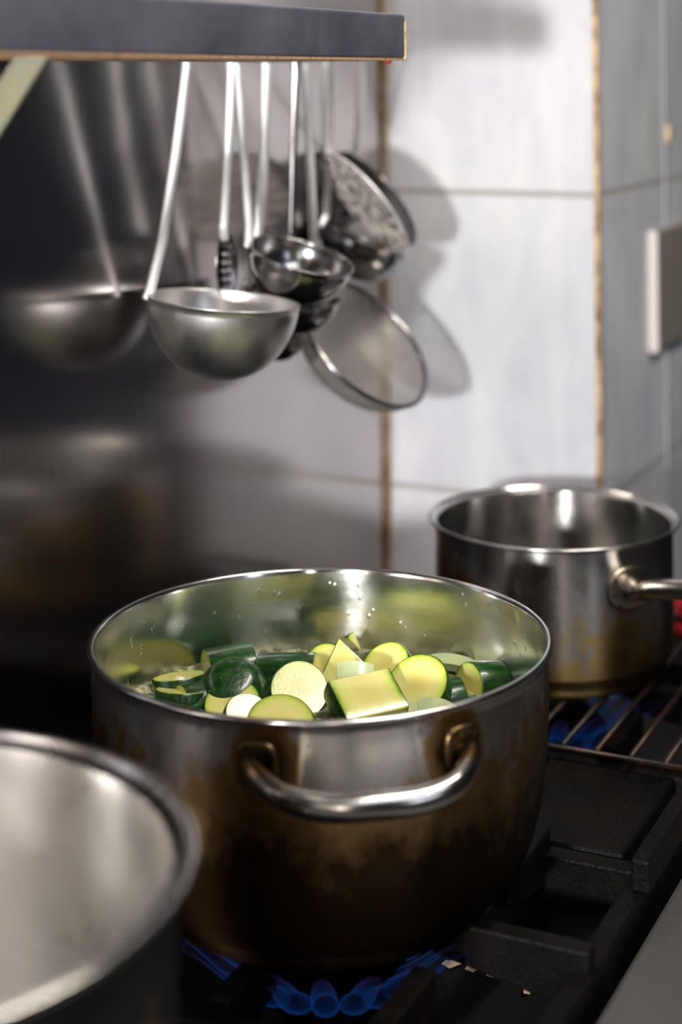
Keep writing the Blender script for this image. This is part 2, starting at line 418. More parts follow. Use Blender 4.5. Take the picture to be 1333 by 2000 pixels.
struct('trim_2', B(-0.0018, 0.004, -CW_ - 0.0018, -CW_ + 0.0035, 0.3, 2.6), MS_EDGE, bevel=0.0008)

# ------------------------------------------------------------------ wall socket on the side of the column
a = onwall(1267, 450, CW_); b_ = onwall(1284, 680, CW_)
bx0 = onwall(1284, 560, CW_ + 0.0105).x
so = empty('switch_box', (bx0, -CW_, (a.z + b_.z) / 2))
hz = (a.z - b_.z) / 2
obj('lit_side', B(0, 0.004, -0.0115, 0, -hz, hz), MS_WHITE, so, bevel=0.002)
obj('cover_plate', B(0.0041, 0.15, -0.0105, 0, -hz + 0.002, hz - 0.002), MS_BOX_SHADE, so, bevel=0.002)
tag(so, 'beige plastic switch box with its lit edge coloured paler on the side of the tiled column', 'switch box')
p = onwall(1301, 263, CW_)
pl = obj('wall_plug', lathe([(0, 0.003), (0.0035, 0.003), (0.0045, 0.0), (0, 0)], 16), MS_YELL, loc=(p.x, -CW_ - 0.002, p.z), smooth=True)
pl.rotation_euler = (PI / 2, 0, 0); pl.scale = (1, 2.6, 1)
tag(pl, 'small yellowish oblong wall plug high on the column side', 'wall plug')

# ------------------------------------------------------------------ shelf
SE = onwall(795, 118, 0.25)
sx1 = SE.x; sx0 = -1.75; zb = SE.z; zt = zb + 0.0345
sh = empty('wall_shelf', ((sx0 + sx1) / 2, 0, zb)); sl = (sx1 - sx0) / 2
def rrect(y0, y1, z0, z1, r, n=5):
    pts = []
    for cx, cz, a0 in ((y1 - r, z1 - r, 0), (y0 + r, z1 - r, PI / 2), (y0 + r, z0 + r, PI), (y1 - r, z0 + r, 1.5 * PI)):
        for k in range(n + 1):
            a = a0 + PI / 2 * k / n; pts.append((cx + r * math.cos(a), cz + r * math.sin(a)))
    return pts
def extr(pts, x0, x1, bm=None):
    bm = bm or bmesh.new()
    A = [bm.verts.new((x0, y, z)) for y, z in pts]; Bv = [bm.verts.new((x1, y, z)) for y, z in pts]
    n = len(pts)
    for i in range(n): bm.faces.new((A[i], A[(i + 1) % n], Bv[(i + 1) % n], Bv[i]))
    bm.faces.new(A[::-1]); bm.faces.new(Bv)
    return bm
obj('front_lip', extr(rrect(-0.25, -0.243, 0.0008, 0.0345, 0.003), -sl, sl - 0.0035), MS_SHELF, sh, smooth=True)
obj('top_panel', B(-sl, sl - 0.002, -0.2432, 0.0, 0.0315, 0.0335), MS_SHELF, sh)
obj('under_flange', B(-sl, sl - 0.002, -0.2495, -0.128, 0.0, 0.0016), MS_RUST, sh)
obj('end_cap', B(sl - 0.0036, sl, -0.2505, -0.215, 0.0005, 0.029), MS_YELL, sh, bevel=0.001)
dp = onwall(766, 121, 0.249)
obj('rust_drip', lathe([(0, -0.0028), (0.0022, -0.0016), (0.003, 0.0006), (0, 0.0012)], 16), m_simple('rust drip', (0.35, 0.05, 0.02), 0.3), sh, loc=(dp.x - sh.location.x, -0.246, dp.z - zb + 0.001), smooth=True)
# bracket strip: from the shelf front down to the wall
b0 = onwall(92, 96, 0.235)
tmp = bmesh.new()
dirb = Vector((0, 0.235, -0.30)).normalized(); wv = Vector((0, dirb.z, -dirb.y)) * 0.0088; th = Vector((0.0016, 0, 0))
Lb = 0.235 / dirb.y
pA = Vector((b0.x, -0.235, b0.z + 0.008)) - sh.location; pB = pA + dirb * (Lb - 0.004)
c8 = [tmp.verts.new(p + s1 * wv + s2 * th) for p in (pA, pB) for s1 in (-1, 1) for s2 in (-1, 1)]
for f in ((0, 1, 3, 2), (4, 6, 7, 5), (0, 4, 5, 1), (2, 3, 7, 6), (0, 2, 6, 4), (1, 5, 7, 3)): tmp.faces.new([c8[i] for i in f])
obj('bracket', tmp, MS_BRACK, sh, bevel=0.0008)
tag(sh, 'dark steel wall shelf with a rusty lower edge above the hanging ladles', 'shelf')

# ------------------------------------------------------------------ utensil rail
RZ = CAM.z + 0.040; RYT = 0.058
ra_ = empty('utensil_rail', (-0.40, -RYT, RZ))
obj('bar', tube([(-0.30, 0, 0), (0.32, 0, 0)], 0.004, seg=16), MS_HANDLE, ra_, smooth=True)
for x in (-0.28, 0.0, 0.30):
    obj('bracket', tube([(x, 0, 0), (x, RYT - 0.0005, 0)], 0.003, seg=12), MS_HANDLE, ra_, smooth=True)
tag(ra_, 'steel hanging rail on the wall, hidden behind the shelf lip, that carries the ladles', 'rail')

def cam_depth(p): return (p - CAM).dot(VD)
def handle_path(pix, tip=None, zc=None):
    """pix: list of (px, py, t). The top is carried up and hooked over the rail."""
    pts = [onwall(*q) for q in pix]
    if zc is not None:          # run evenly from the rail to the depth of the bowl
        z0 = cam_depth(pts[0]); y0, y1 = pix[0][1], pix[-1][1]
        pts = [CAM + ray(q[0], q[1]) * (z0 + (zc - z0) * (q[1] - y0) / (y1 - y0)) for q in pix]
    d = (pts[0] - pts[1]).normalized()
    k = (RZ - 0.002 - pts[0].z) / d.z; top = pts[0] + d * k
    hook = [Vector((top.x, -RYT - 0.013 + 0.026 * 0, RZ - 0.012)), Vector((top.x, -RYT - 0.0095, RZ + 0.001)), Vector((top.x, -RYT, RZ + 0.0085)), Vector((top.x, -RYT + 0.0085, RZ + 0.001)), Vector((top.x, -RYT + 0.0085, RZ - 0.010))]
    path = hook[::-1]
    body = [p for p in pts]
    if tip is not None: body.append(tip)
    a = smooth_path(path[:-1] + [hook[0]], 5)
    dense = [hook[0]]
    for q in body:
        p0 = dense[-1]
        if (q - p0).length > 0.03: dense += [p0.lerp(q, 0.12), p0.lerp(q, 0.5), p0.lerp(q, 0.88)]
        dense.append(q)
    b = smooth_path(dense, 4)[1:]
    return a + b, Vector((top.x, -RYT, RZ))

def bowl_bm(r, depth, th=0.0014, seg=72):
    """open bowl, rim at z=0, opening +z, hemispherical"""
    prof = []; n = 18
    for i in range(n + 1):
        a = PI / 2 * i / n; prof.append((r * math.sin(a), -depth * math.cos(a)))
    prof += [(r + 0.0009, 0.0006), (r + 0.0010, 0.0016), (r - 0.0006, 0.0018), (r - th, 0.0006)]
    for i in range(n, -1, -1):
        a = PI / 2 * i / n; prof.append(((r - th) * math.sin(a), -(depth - th) * math.cos(a)))
    return lathe(prof, seg)

def ladle(name, label, c, r, depth, up, pix, hw=0.0042, mat=MS_DARKL, hmat=MS_HANDLE, hooked=None):
    cpos = onwall(*c); n = Vector(up).normalized(); rot = basis(n)
    lowpix = pix[-1]
    # join point on the rim nearest to the last handle point
    hp = CAM + ray(lowpix[0], lowpix[1]) * cam_depth(cpos); v = hp - cpos; v = (v - n * v.dot(n)).normalized()
    join = cpos + v * (r + 0.0006) - n * 0.004
    path, top = handle_path(pix, join, cam_depth(cpos))
    root = empty(name, top)
    bm = bowl_bm(r, depth); bm.transform(rot.to_4x4())
    obj('bowl', bm, mat, root, loc=cpos - top, smooth='all')
    side = RT * 1.0
    bm = tube([p - top for p in path], hw, hw * 0.45, 12, side=side)
    obj('handle', bm, hmat, root, smooth='all')
    tag(root, label, 'ladle', None)
    return root

ladle('soup_ladle', 'largest brushed steel ladle, hanging furthest left with its bowl lowest', (437, 589, 0.070), 0.0615, 0.0635,
      cdir(0.095, 0.995, 0.0), [(367, 118, 0.062), (344, 300, 0.070), (318, 470, 0.078), (294, 568, 0.078)], 0.0042, MS_LADLE)
ladle('serving_ladle', 'medium steel ladle hung over the others, its tilted bowl open towards the viewer', (588, 501, 0.092), 0.0458, 0.0425,
      cdir(0.26, 0.94, 0.17), [(463, 118, 0.062), (476, 300, 0.072), (487, 440, 0.085), (486, 474, 0.088)], 0.0036)
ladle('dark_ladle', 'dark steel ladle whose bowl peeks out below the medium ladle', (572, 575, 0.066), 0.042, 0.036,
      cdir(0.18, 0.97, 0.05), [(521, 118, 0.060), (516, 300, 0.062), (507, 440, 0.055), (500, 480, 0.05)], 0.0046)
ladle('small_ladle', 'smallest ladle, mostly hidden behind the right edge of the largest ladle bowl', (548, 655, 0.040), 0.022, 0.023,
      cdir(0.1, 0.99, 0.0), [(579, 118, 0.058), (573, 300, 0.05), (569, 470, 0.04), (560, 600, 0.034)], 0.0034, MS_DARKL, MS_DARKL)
ladle('deep_ladle', 'shiny dark ladle hanging under the perforated skimmer beside the tiles', (712, 472, 0.050), 0.0440, 0.039,
      cdir(0.40, 0.90, -0.03), [(648, 118, 0.060), (646, 250, 0.060), (641, 360, 0.055), (638, 420, 0.05)], 0.0032)

# slotted spoon
def spoon():
    c = onwall(443, 520, 0.040)
    path, top = handle_path([(453, 118, 0.058), (446, 300, 0.052), (437, 448, 0.042)], onwall(439, 470, 0.040))
    root = empty('slotted_spoon', top)
    obj('handle', tube([p - top for p in path], 0.0038, 0.0016, 12, side=RT), MS_HANDLE, root, smooth='all')
    bm = bmesh.new(); n, m = 15, 25; W, H = 0.0140, 0.0300; grid = {}
    for i in range(n):
        for j in range(m):
            u = -1 + 2 * i / (n - 1); v = -1 + 2 * j / (m - 1)
            x = u * math.sqrt(1 - v * v / 2); y = v * math.sqrt(1 - u * u / 2)
            grid[i, j] = bm.verts.new((x * W, y * H, -0.006 * (1 - x * x - y * y * 0.9)))
    for i in range(n - 1):
        for j in range(m - 1):
            if i % 3 == 1 and j % 3 == 1 and 1 < i < n - 3 and 2 < j < m - 4: continue
            bm.faces.new((grid[i, j], grid[i + 1, j], grid[i + 1, j + 1], grid[i, j + 1]))
    bm.transform(basis(cdir(0.78, 0.0, 0.62), RT).to_4x4())
    o = obj('spoon_head', bm, MS_DARKL, root, loc=c - top, smooth='all')
    md = o.modifiers.new('solid', 'SOLIDIFY'); md.thickness = 0.0012
    tag(root, 'slotted serving spoon with a perforated oval head behind the largest ladle', 'slotted spoon')
spoon()

# skimmers: shallow perforated discs
def disc_perf(R, dish, rings=15):
    bm = bmesh.new(); seg = 90; prev = None; vr = []
    for k in range(rings + 1):
        r = R * (0.06 + 0.94 * k / rings)
        vr.append([bm.verts.new((r * math.cos(2 * PI * i / seg), r * math.sin(2 * PI * i / seg), -dish * (1 - (r / R) ** 2))) for i in range(seg)])
    for k in range(rings):
        for i in range(seg):
            if k % 2 == 1 and k < rings - 1 and (i + (k // 2) * 2) % 4 == 0: continue
            bm.faces.new((vr[k][i], vr[k][(i + 1) % seg], vr[k + 1][(i + 1) % seg], vr[k + 1][i]))
    bm.faces.new(vr[0][::-1])
    return bm
def skimmer(name, label, c, R, n, pix, mat, rmat):
    cp = onwall(*c); rot = basis(n); hp = CAM + ray(pix[-1][0], pix[-1][1]) * cam_depth(cp); v = hp - cp; nn = Vector(n).normalized(); v = (v - nn * v.dot(nn)).normalized()
    path, top = handle_path(pix, cp + v * (R - 0.003), cam_depth(cp)); root = empty(name, top)
    bm = disc_perf(R, 0.004); bm.transform(rot.to_4x4()); o = obj('perforated_disc', bm, mat, root, loc=cp - top, smooth='all')
    md = o.modifiers.new('solid', 'SOLIDIFY'); md.thickness = 0.001
    bm = tube([rot @ Vector((R * math.cos(a), R * math.sin(a), 0)) for a in [2 * PI * i / 72 for i in range(72)]], 0.0011, seg=10, closed=True)
    obj('rim', bm, rmat, root, loc=cp - top, smooth='all')
    obj('handle', tube([p - top for p in path], 0.0042, 0.0018, 12, side=RT), MS_HANDLE, root, smooth='all')
    tag(root, label, 'skimmer')
MS_SKIM = m_rusty('spotted skimmer steel', (0.78, 0.72, 0.66), (0.05, 0.05, 0.05), 0.48, 0.56, 80, 0.15, 0.45)
skimmer('skimmer', 'round perforated skimmer tilted in front, mottled pale grey, hanging from the bent handle', (712, 394, 0.072), 0.0590, cdir(-0.74, -0.60, 0.30),
        [(635, 118, 0.060), (637, 220, 0.060), (638, 288, 0.064), (645, 305, 0.064)], MS_SKIM, MS_HANDLE)
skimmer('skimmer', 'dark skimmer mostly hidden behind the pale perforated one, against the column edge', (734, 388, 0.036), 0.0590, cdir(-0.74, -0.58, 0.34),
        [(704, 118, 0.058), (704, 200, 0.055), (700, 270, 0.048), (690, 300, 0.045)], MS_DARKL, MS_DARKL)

# mesh strainer
def strainer():
    c = onwall(714, 668, 0.078); R = 0.0735
    mj = cdir(0.74, -0.67, 0.0); pp = cdir(0.67, 0.74, 0.0); n = (pp * 0.905 - VD * 0.42).normalized()
    rot = basis(n, mj)
    path, top = handle_path([(597, 118, 0.060), (606, 300, 0.060), (613, 470, 0.062)], c - mj * (R - 0.001), cam_depth(c))
    root = empty('mesh_strainer', top)
    obj('handle', tube([p - top for p in path], 0.0040, 0.0018, 12, side=RT), MS_HANDLE, root, smooth='all')
    bm = tube([rot @ Vector((R * math.cos(a), R * math.sin(a), 0)) for a in [2 * PI * i / 96 for i in range(96)]], 0.0024, seg=10, closed=True)
    obj('hoop', bm, MS_DARKL, root, loc=c - top, smooth='all')
    prof = [(R * math.sin(PI / 2 * i / 16), -0.046 * math.cos(PI / 2 * i / 16)) for i in range(17)]
    o = obj('wire_mesh', lathe(prof, 72), m_mesh('woven wire cloth', 0.0030, 0.44, (0.22, 0.20, 0.18)), root, smooth='all')
    o.matrix_local = Matrix.Translation(c - top) @ rot.to_4x4()
    tag(root, 'fine wire mesh strainer with a dark round hoop, lowest utensil at the tile edge', 'strainer')
strainer()

# ------------------------------------------------------------------ stove
ZG = 0.900                       # trivet top
BX = [-1.125, -0.680, -0.235]; BY = -0.263
st = empty('gas_stove', (-0.68, -0.263, 0.0))
def sb(name, x0, x1, y0, y1, z0, z1, mat, bev=0.002):
    o = obj(name, B(x0 + 0.68, x1 + 0.68, y0 + 0.263, y1 + 0.263, z0, z1), mat, st, bevel=bev); return o
SX0, SX1 = -1.40, -0.005
sb('body', SX0, SX1, -0.62, -0.012, 0.12, 0.795, MS_BODY)
sb('drip_tray', SX0 + 0.01, SX1 - 0.005, -0.440, -0.03, 0.7952, 0.80, MS_TRAY)
sb('front_panel', SX0, SX1 + 0.0, -0.64, -0.4495, 0.7955, 0.870, MS_PANEL, 0.004)
sb('back_rail', SX0, SX1, -0.03, -0.012, 0.7955, 0.885, MS_IRON)
for x in (SX0 + 0.05, SX1 - 0.05):
    for y in (-0.57, -0.06): obj('foot', lathe([(0, 0), (0.02, 0), (0.02, 0.01), (0.014, 0.015), (0.014, 0.12), (0, 0.12)], 20), MS_BODY, st, loc=(x + 0.68, y + 0.263, 0), smooth=True)
def burner(bx):
    h = obj('burner_head', lathe([(0, 0.800), (0.030, 0.800), (0.030, 0.832), (0.048, 0.838), (0.050, 0.852), (0.044, 0.858), (0.014, 0.858), (0, 0.856)], 48), MS_IRON, st, loc=(bx + 0.68, 0, 0), smooth=True)
    obj('burner_cap', lathe([(0, 0.8585), (0.038, 0.8585), (0.041, 0.862), (0.034, 0.868), (0, 0.870)], 48), MS_IRON, h, smooth=True)
    n = 20
    base = bmesh.new()
    path = [Vector((0.044, 0, 0.850)), Vector((0.054, 0, 0.853)), Vector((0.068, 0, 0.862)), Vector((0.082, 0, 0.875)), Vector((0.096, 0, 0.887)), Vector((0.106, 0, 0.893))]
    sp = smooth_path(path, 4); k = len(sp)
    sc = [0.45 + 0.75 * math.sin(PI * min(1, (i / (k - 1)) ** 0.6 * 0.98)) + 0.02 for i in range(k)]
    me = None
    for i in range(n):
        a = 2 * PI * i / n + 0.1
        if me is None:
            o = obj('flame', tube(sp, 0.0072, 0.0052, 14, side=(0, 1, 0), scales=sc), MS_FLAME, st, loc=(bx + 0.68, 0, 0), smooth='all'); me = o.data
        else:
            o = link(bpy.data.objects.new('flame', me)); o.parent = st; o.location = (bx + 0.68, 0, 0)
        o.rotation_euler = (0, 0, a)
for bx in BX[:3]: burner(bx)
tag(st, 'blackened gas stove with lit blue flames and a dull grey front edge', 'stove')

# cast iron trivets
def bar(bm, x0, x1, y0, y1, z0, z1): return box(bm, x0, x1, y0, y1, z0, z1)
def trivet(bx, label):
    root = empty('pan_support', (bx, BY, 0.80)); zt_ = 0.0998
    hx, hy = 0.149, 0.180; wd = 0.016; zl = 0.052
    bm = bmesh.new()
    box(bm, -hx, hx, -hy, -hy + wd, zl, 0.086); box(bm, -hx, hx, hy - wd, hy, zl, 0.086)
    obj('frame', box(box(bm, -hx, -hx + wd, -hy + wd, hy - wd, zl, 0.086), hx - wd, hx, -hy + wd, hy - wd, zl, 0.086), MS_IRON, root, bevel=0.002)
    for sx in (-1, 1):
        for sy in (-1, 1):
            obj('leg', B(sx * (hx - 0.010) - 0.006, sx * (hx - 0.010) + 0.006, sy * (hy - 0.010) - 0.006, sy * (hy - 0.010) + 0.006, 0.0005, zl + 0.001), MS_IRON, root)
    def finger(x0, y0, x1, y1):
        d = Vector((x1 - x0, y1 - y0, 0)); Ln = d.length; d.normalize(); s = Vector((-d.y, d.x, 0)) * 0.0075
        bm = bmesh.new(); pr = [(0, 0.060), (Ln, 0.078), (Ln, zt_), (0, zt_)]
        A = [bm.verts.new(Vector((x0, y0, 0)) + d * q - s + UP * z) for q, z in pr]; C = [bm.verts.new(Vector((x0, y0, 0)) + d * q + s + UP * z) for q, z in pr]
        for i in range(4): bm.faces.new((A[i], A[(i + 1) % 4], C[(i + 1) % 4], C[i]))
        bm.faces.new(A[::-1]); bm.faces.new(C)
        obj('finger', bm, MS_IRON, root, bevel=0.002)
    for sx in (-1, 1):
        for y in (-0.095, 0.0, 0.095): finger(sx * (hx - 0.004), y, sx * (0.062 if y else 0.085), y)
    for sy in (-1, 1): finger(0, sy * (hy - 0.002), 0, sy * 0.075)
    tag(root, label, 'pan support', 'cast iron pan supports')
trivet(BX[0], 'cast iron pan support under the blurred nearest pot')
trivet(BX[1], 'cast iron pan support under the big pot of zucchini')
trivet(BX[2], 'cast iron pan support under the wire rack and saucepan')

# raised front bar and bridge slab between burners
e0 = onz(1212, 1697, ZG)
fb = obj('front_rail', B(0, -0.02 - e0.x, -0.0065, 0.0065, 0, 0.022), MS_IRON2, loc=(e0.x, -0.4405, ZG - 0.014 + 0.0002), bevel=0.002)
fb.location.z = ZG - 0.0137
tag(fb, 'raised black iron bar running along the front edge of the stove', 'iron bar')
sbx = onz(1150, 1632, ZG - 0.012)
bs = obj('bridge_plate', B(0, 0.138, -0.080, 0.02, 0, 0.040), MS_IRON2, loc=(-0.529, -0.335, ZG - 0.052), bevel=0.003)
tag(bs, 'greasy black iron block between the two lit burners', 'iron block')

# wire rack under the saucepan
rk = empty('wire_rack', (BX[2], BY, ZG)); rr_ = 0.003
obj('frame', tube([(-0.172, -0.172, rr_), (-0.172, 0.172, rr_), (0.172, 0.172, rr_), (0.172, -0.172, rr_)], rr_, seg=10, closed=True), MS_ROD, rk, smooth='all')
for i in range(12):
    y = -0.150 + i * 0.0273
    obj('rod', tube([(-0.172, y, rr_ + 0.0028), (0.172, y, rr_ + 0.0028)], 0.0025, seg=10), MS_ROD, rk, smooth='all')
tag(rk, 'rusty brown wire rack lying over the rear burner under the saucepan', 'rack')

# ------------------------------------------------------------------ pots
def pot_profile(outer, th, rimr, base_r):
    """outer: [(r,z)] bottom to top; returns profile and material ids (0 outer, 1 rim, 2 inner)"""
    prof = [(0, 0)] + outer; mis = [0] * len(outer)
    R, H = outer[-1]
    n = 8
    for i in range(n + 1):      # rolled lip
        a = -PI / 2 + PI * 1.35 * i / n
        prof.append((R + rimr * 0.2 + rimr * math.cos(a), H + rimr + rimr * math.sin(a))); mis.append(1)
    inner = [(max(r - th, 0), max(z, 0.007)) for r, z in outer[::-1] if r > base_r * 0.6]
    for q in inner: prof.append(q); mis.append(2)
    prof.append((0, 0.007)); mis.append(2)
    return prof, mis
def subdiv(pts, n=6):
    v = smooth_path([Vector((r, 0, z)) for r, z in pts], n); return [(p.x, p.z) for p in v]

def loop_handle(parent, az, rad, z, half, out, tr, mat, padmat, drop=0.0):
    """horizontal loop handle with two oval pads on a pot wall; az azimuth of its middle"""
    hn = obj_list = None
    def P(a, r, zz): return Vector((r * math.cos(a), r * math.sin(a), zz))
    da = half / rad
    mid = P(az, 1, 0)
    t_ = Vector((-math.sin(az), math.cos(az), 0)); n_ = Vector((math.cos(az), math.sin(az), 0))
    pts = [P(az - da, rad - 0.001, z), P(az - da, rad + 0.010, z), n_ * (rad * math.cos(da) + out * 0.80) - t_ * (half * 0.80) + UP * (z - drop * .6), n_ * (rad * math.cos(da) + out) - t_ * (half * 0.42) + UP * (z - drop),
           n_ * (rad * math.cos(da) + out * 1.05) + UP * (z - drop), n_ * (rad * math.cos(da) + out) + t_ * (half * 0.42) + UP * (z - drop), n_ * (rad * math.cos(da) + out * 0.80) + t_ * (half * 0.80) + UP * (z - drop * .6), P(az + da, rad + 0.010, z), P(az + da, rad - 0.001, z)]
    path = smooth_path(pts, 7); k = len(path)
    sc = [0.80 + 0.22 * math.sin(PI * i / (k - 1)) for i in range(k)]
    h = obj('handle', tube(path, tr, tr * 0.86, 20, side=UP, scales=sc), mat, parent, smooth='all')
    for s in (-1, 1):
        a = az + s * da; bm = bmesh.new(); n, m = 20, 5; cx = P(a, rad, z); tt = Vector((-math.sin(a), math.cos(a), 0)); nn = Vector((math.cos(a), math.sin(a), 0))
        rings = []
        for j, (k_, hgt) in enumerate(((1.0, 0.0), (1.0, 0.0015), (0.9, 0.0025), (0.72, 0.0020), (0.0, 0.0018))):
            if k_ == 0: rings.append([bm.verts.new(cx + nn * hgt)]); continue
            ring = []
            for i in range(32):
                an = 2 * PI * i / 32; ca, sa = math.cos(an), math.sin(an)
                x = math.copysign(abs(ca) ** 0.6, ca) * 0.0125 * k_; y = math.copysign(abs(sa) ** 0.6, sa) * 0.0135 * k_
                ang = a + x / rad; ring.append(bm.verts.new(P(ang, rad + hgt, z + y)))
            rings.append(ring)
        for j in range(len(rings) - 1):
            A, C = rings[j], rings[j + 1]
            for i in range(32):
                if len(C) == 1: bm.faces.new((A[i], A[(i + 1) % 32], C[0]))
                else: bm.faces.new((A[i], A[(i + 1) % 32], C[(i + 1) % 32], C[i]))
        obj('handle_pad', bm, padmat, h, smooth='all')
    return h

cam_az = math.atan2(-VD.y, -VD.x)
# --- big pot with zucchini
PC = onz(626, 1238, CAM.z - 0.366)
PH = (CAM.z - 0.366) - ZG
P1 = Vector((PC.x, PC.y, ZG))
az1 = cam_az + math.radians(10.5)
zh1 = PH - 0.0265; rad1 = 0.1492
sp1 = [((rad1 * math.cos(az1 + s * 0.058 / rad1), rad1 * math.sin(az1 + s * 0.058 / rad1), zh1), 0.024) for s in (-1, 1)]
MS_P1 = m_burnt('scorched pot outside', PH - 0.004, PH - 0.090, (0.66, 0.63, 0.61), sp1, 0.24, an=0.85)
pot1 = empty('stock_pot', P1)
out1 = subdiv([(0.112, 0.0), (0.116, 0.006), (0.1165, 0.010), (0.124, 0.015), (0.1345, 0.030), (0.1425, 0.055), (0.1475, 0.090), (0.1490, 0.125), (0.1492, PH - 0.004)], 5)
pr, mi = pot_profile(out1, 0.0018, 0.0022, 0.11)
obj('body', lathe(pr, 144, mi), [MS_P1, MS_RIM, MS_INNER], pot1, smooth='all')
MS_HD = m_burnt('scorched handle', -0.2, -0.4, (0.46, 0.43, 0.40), [(p, 0.024) for p, r in sp1], 0.16)
MS_PAD = m_rusty('scorched handle pad', (0.20, 0.13, 0.06), (0.02, 0.012, 0.006), 0.36, 0.56, 60, 0.9, 0.3)
loop_handle(pot1, az1, rad1, zh1, 0.062, 0.040, 0.0080, MS_HD, MS_PAD, 0.011)
loop_handle(pot1, az1 + PI, rad1, zh1, 0.062, 0.040, 0.0080, MS_HD, MS_PAD, 0.011)
tag(pot1, 'large scorched stainless steel pot full of zucchini in the middle, handle facing the viewer', 'pot')

# --- saucepan
SC = onz(1081, 1008, CAM.z - 0.392)
P2 = Vector((SC.x, SC.y, ZG + 0.0085)); H2 = CAM.z - 0.392 - P2.z
az2 = cam_az + math.radians(32.0 - 1.5); rad2 = 0.1045; zh2 = H2 - 0.037
MS_P2 = m_burnt('amber stained saucepan outside', 0.120, -0.02, (0.60, 0.57, 0.54), [((-0.035, 0.098, 0.06), 0.072), ((-0.090, 0.052, 0.05), 0.052), ((0.07, 0.078, 0.05), 0.06), ((rad2 * math.cos(az2), rad2 * math.sin(az2), zh2), 0.022)], 0.19, (0.46, 0.31, 0.12), (0.035, 0.022, 0.015), 0.85, 0.88)  # leading spots darken the wall-facing side so its reflection in the steel stays dark
pan = empty('saucepan', P2)
out2 = subdiv([(0.094, 0.0), (0.0985, 0.002), (0.0990, 0.008), (0.1000, 0.0095), (0.1035, 0.016), (0.1045, 0.026), (0.1045, H2 - 0.012), (0.1055, H2 - 0.004), (0.1095, H2 - 0.0015)], 4)
pr, mi = pot_profile(out2, 0.0018, 0.0013, 0.09)
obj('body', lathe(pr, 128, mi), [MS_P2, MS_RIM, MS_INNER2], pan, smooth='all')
nn = Vector((math.cos(az2), math.sin(az2), 0)); tt = Vector((-math.sin(az2), math.cos(az2), 0))
hb = nn * (rad2 - 0.001) + UP * zh2; hd = (nn + UP * math.tan(math.radians(13))).normalized()
hp = smooth_path([hb, hb + nn * 0.008, hb + nn * 0.018 + UP * 0.002, hb + hd * 0.04, hb + hd * 0.12, hb + hd * 0.19, hb + hd * 0.205], 6)
k = len(hp)
h2 = obj('handle', tube(hp, 0.0100, 0.0088, 20, side=tt, scales=[1.25 - 0.35 * min(1, i / 9) if i < 14 else 0.9 + 0.1 * (i / k) for i in range(k - 3)] + [0.9, 0.7, 0.3]), m_burnt('handle metal', -1.0, -2.0, (0.60, 0.56, 0.52), [(hb + nn * 0.022, 0.009)], 0.22), pan, smooth='all')
bm = bmesh.new(); rings = []
for k_, hgt in ((1.0, 0.0), (1.0, 0.0016), (0.88, 0.0026), (0.5, 0.003), (0.0, 0.003)):
    if k_ == 0: rings.append([bm.verts.new(nn * (rad2 + hgt) + UP * zh2)]); continue
    rings.append([bm.verts.new(Vector(((rad2 + hgt) * math.cos(az2 + x / rad2), (rad2 + hgt) * math.sin(az2 + x / rad2), zh2 + y))) for x, y in
                  [(math.copysign(abs(math.cos(q)) ** 0.8, math.cos(q)) * 0.0235 * k_, math.copysign(abs(math.sin(q)) ** 0.8, math.sin(q)) * 0.0185 * k_) for q in [2 * PI * i / 40 for i in range(40)]]])
for j in range(4):
    A, C = rings[j], rings[j + 1]
    for i in range(40):
        if len(C) == 1: bm.faces.new((A[i], A[(i + 1) % 40], C[0]))
        else: bm.faces.new((A[i], A[(i + 1) % 40], C[(i + 1) % 40], C[i]))
pad = obj('handle_pad', bm, m_simple('pad steel', (0.42, 0.36, 0.27), 0.28, 1.0, 0.25, 40), h2, smooth='all')
for x, y in ((-0.017, 0.009), (-0.019, -0.004), (-0.013, -0.013)):
    obj('rivet', lathe([(0, 0.0012), (0.0009, 0.0008), (0.0013, -0.0005)], 12), MS_IRON, h2, loc=(nn * (rad2 + 0.0022) + tt * (-x) * -1 + UP * (zh2 + y)), smooth='all').rotation_euler = nn.to_track_quat('Z', 'Y').to_euler()
tag(pan, 'stainless saucepan with amber stains and a long tube handle, on the rear burner', 'saucepan')

# --- near pot, out of focus
NC = onz(-312, 1690, CAM.z - 0.329)
P3 = Vector((BX[0] + 0.0, BY, ZG)); H3 = CAM.z - 0.329 - ZG
nc = NC; P3 = Vector((nc.x, nc.y, ZG))
pot3 = empty('cooking_pot', P3)
out3 = subdiv([(0.128, 0.0), (0.134, 0.004), (0.139, 0.014), (0.1400, 0.04), (0.1400, H3 - 0.016), (0.1418, H3 - 0.007), (0.1475, H3 - 0.002)], 4)
pr, mi = pot_profile(out3, 0.0020, 0.0020, 0.12)
MS_P3 = m_burnt('near pot outside', H3, -0.1, (0.07, 0.07, 0.075), [], 0.34)
obj('body', lathe(pr, 128, mi), [MS_P3, MS_RIM, MS_INNER3], pot3, smooth='all')
loop_handle(pot3, cam_az + PI, 0.1405, H3 - 0.03, 0.055, 0.036, 0.0065, MS_RIM, MS_RIM)
loop_handle(pot3, cam_az, 0.1405, H3 - 0.03, 0.055, 0.036, 0.0065, MS_RIM, MS_RIM)
tag(pot3, 'blurred empty steel pot with a wide lip, nearest the viewer at lower left', 'pot')

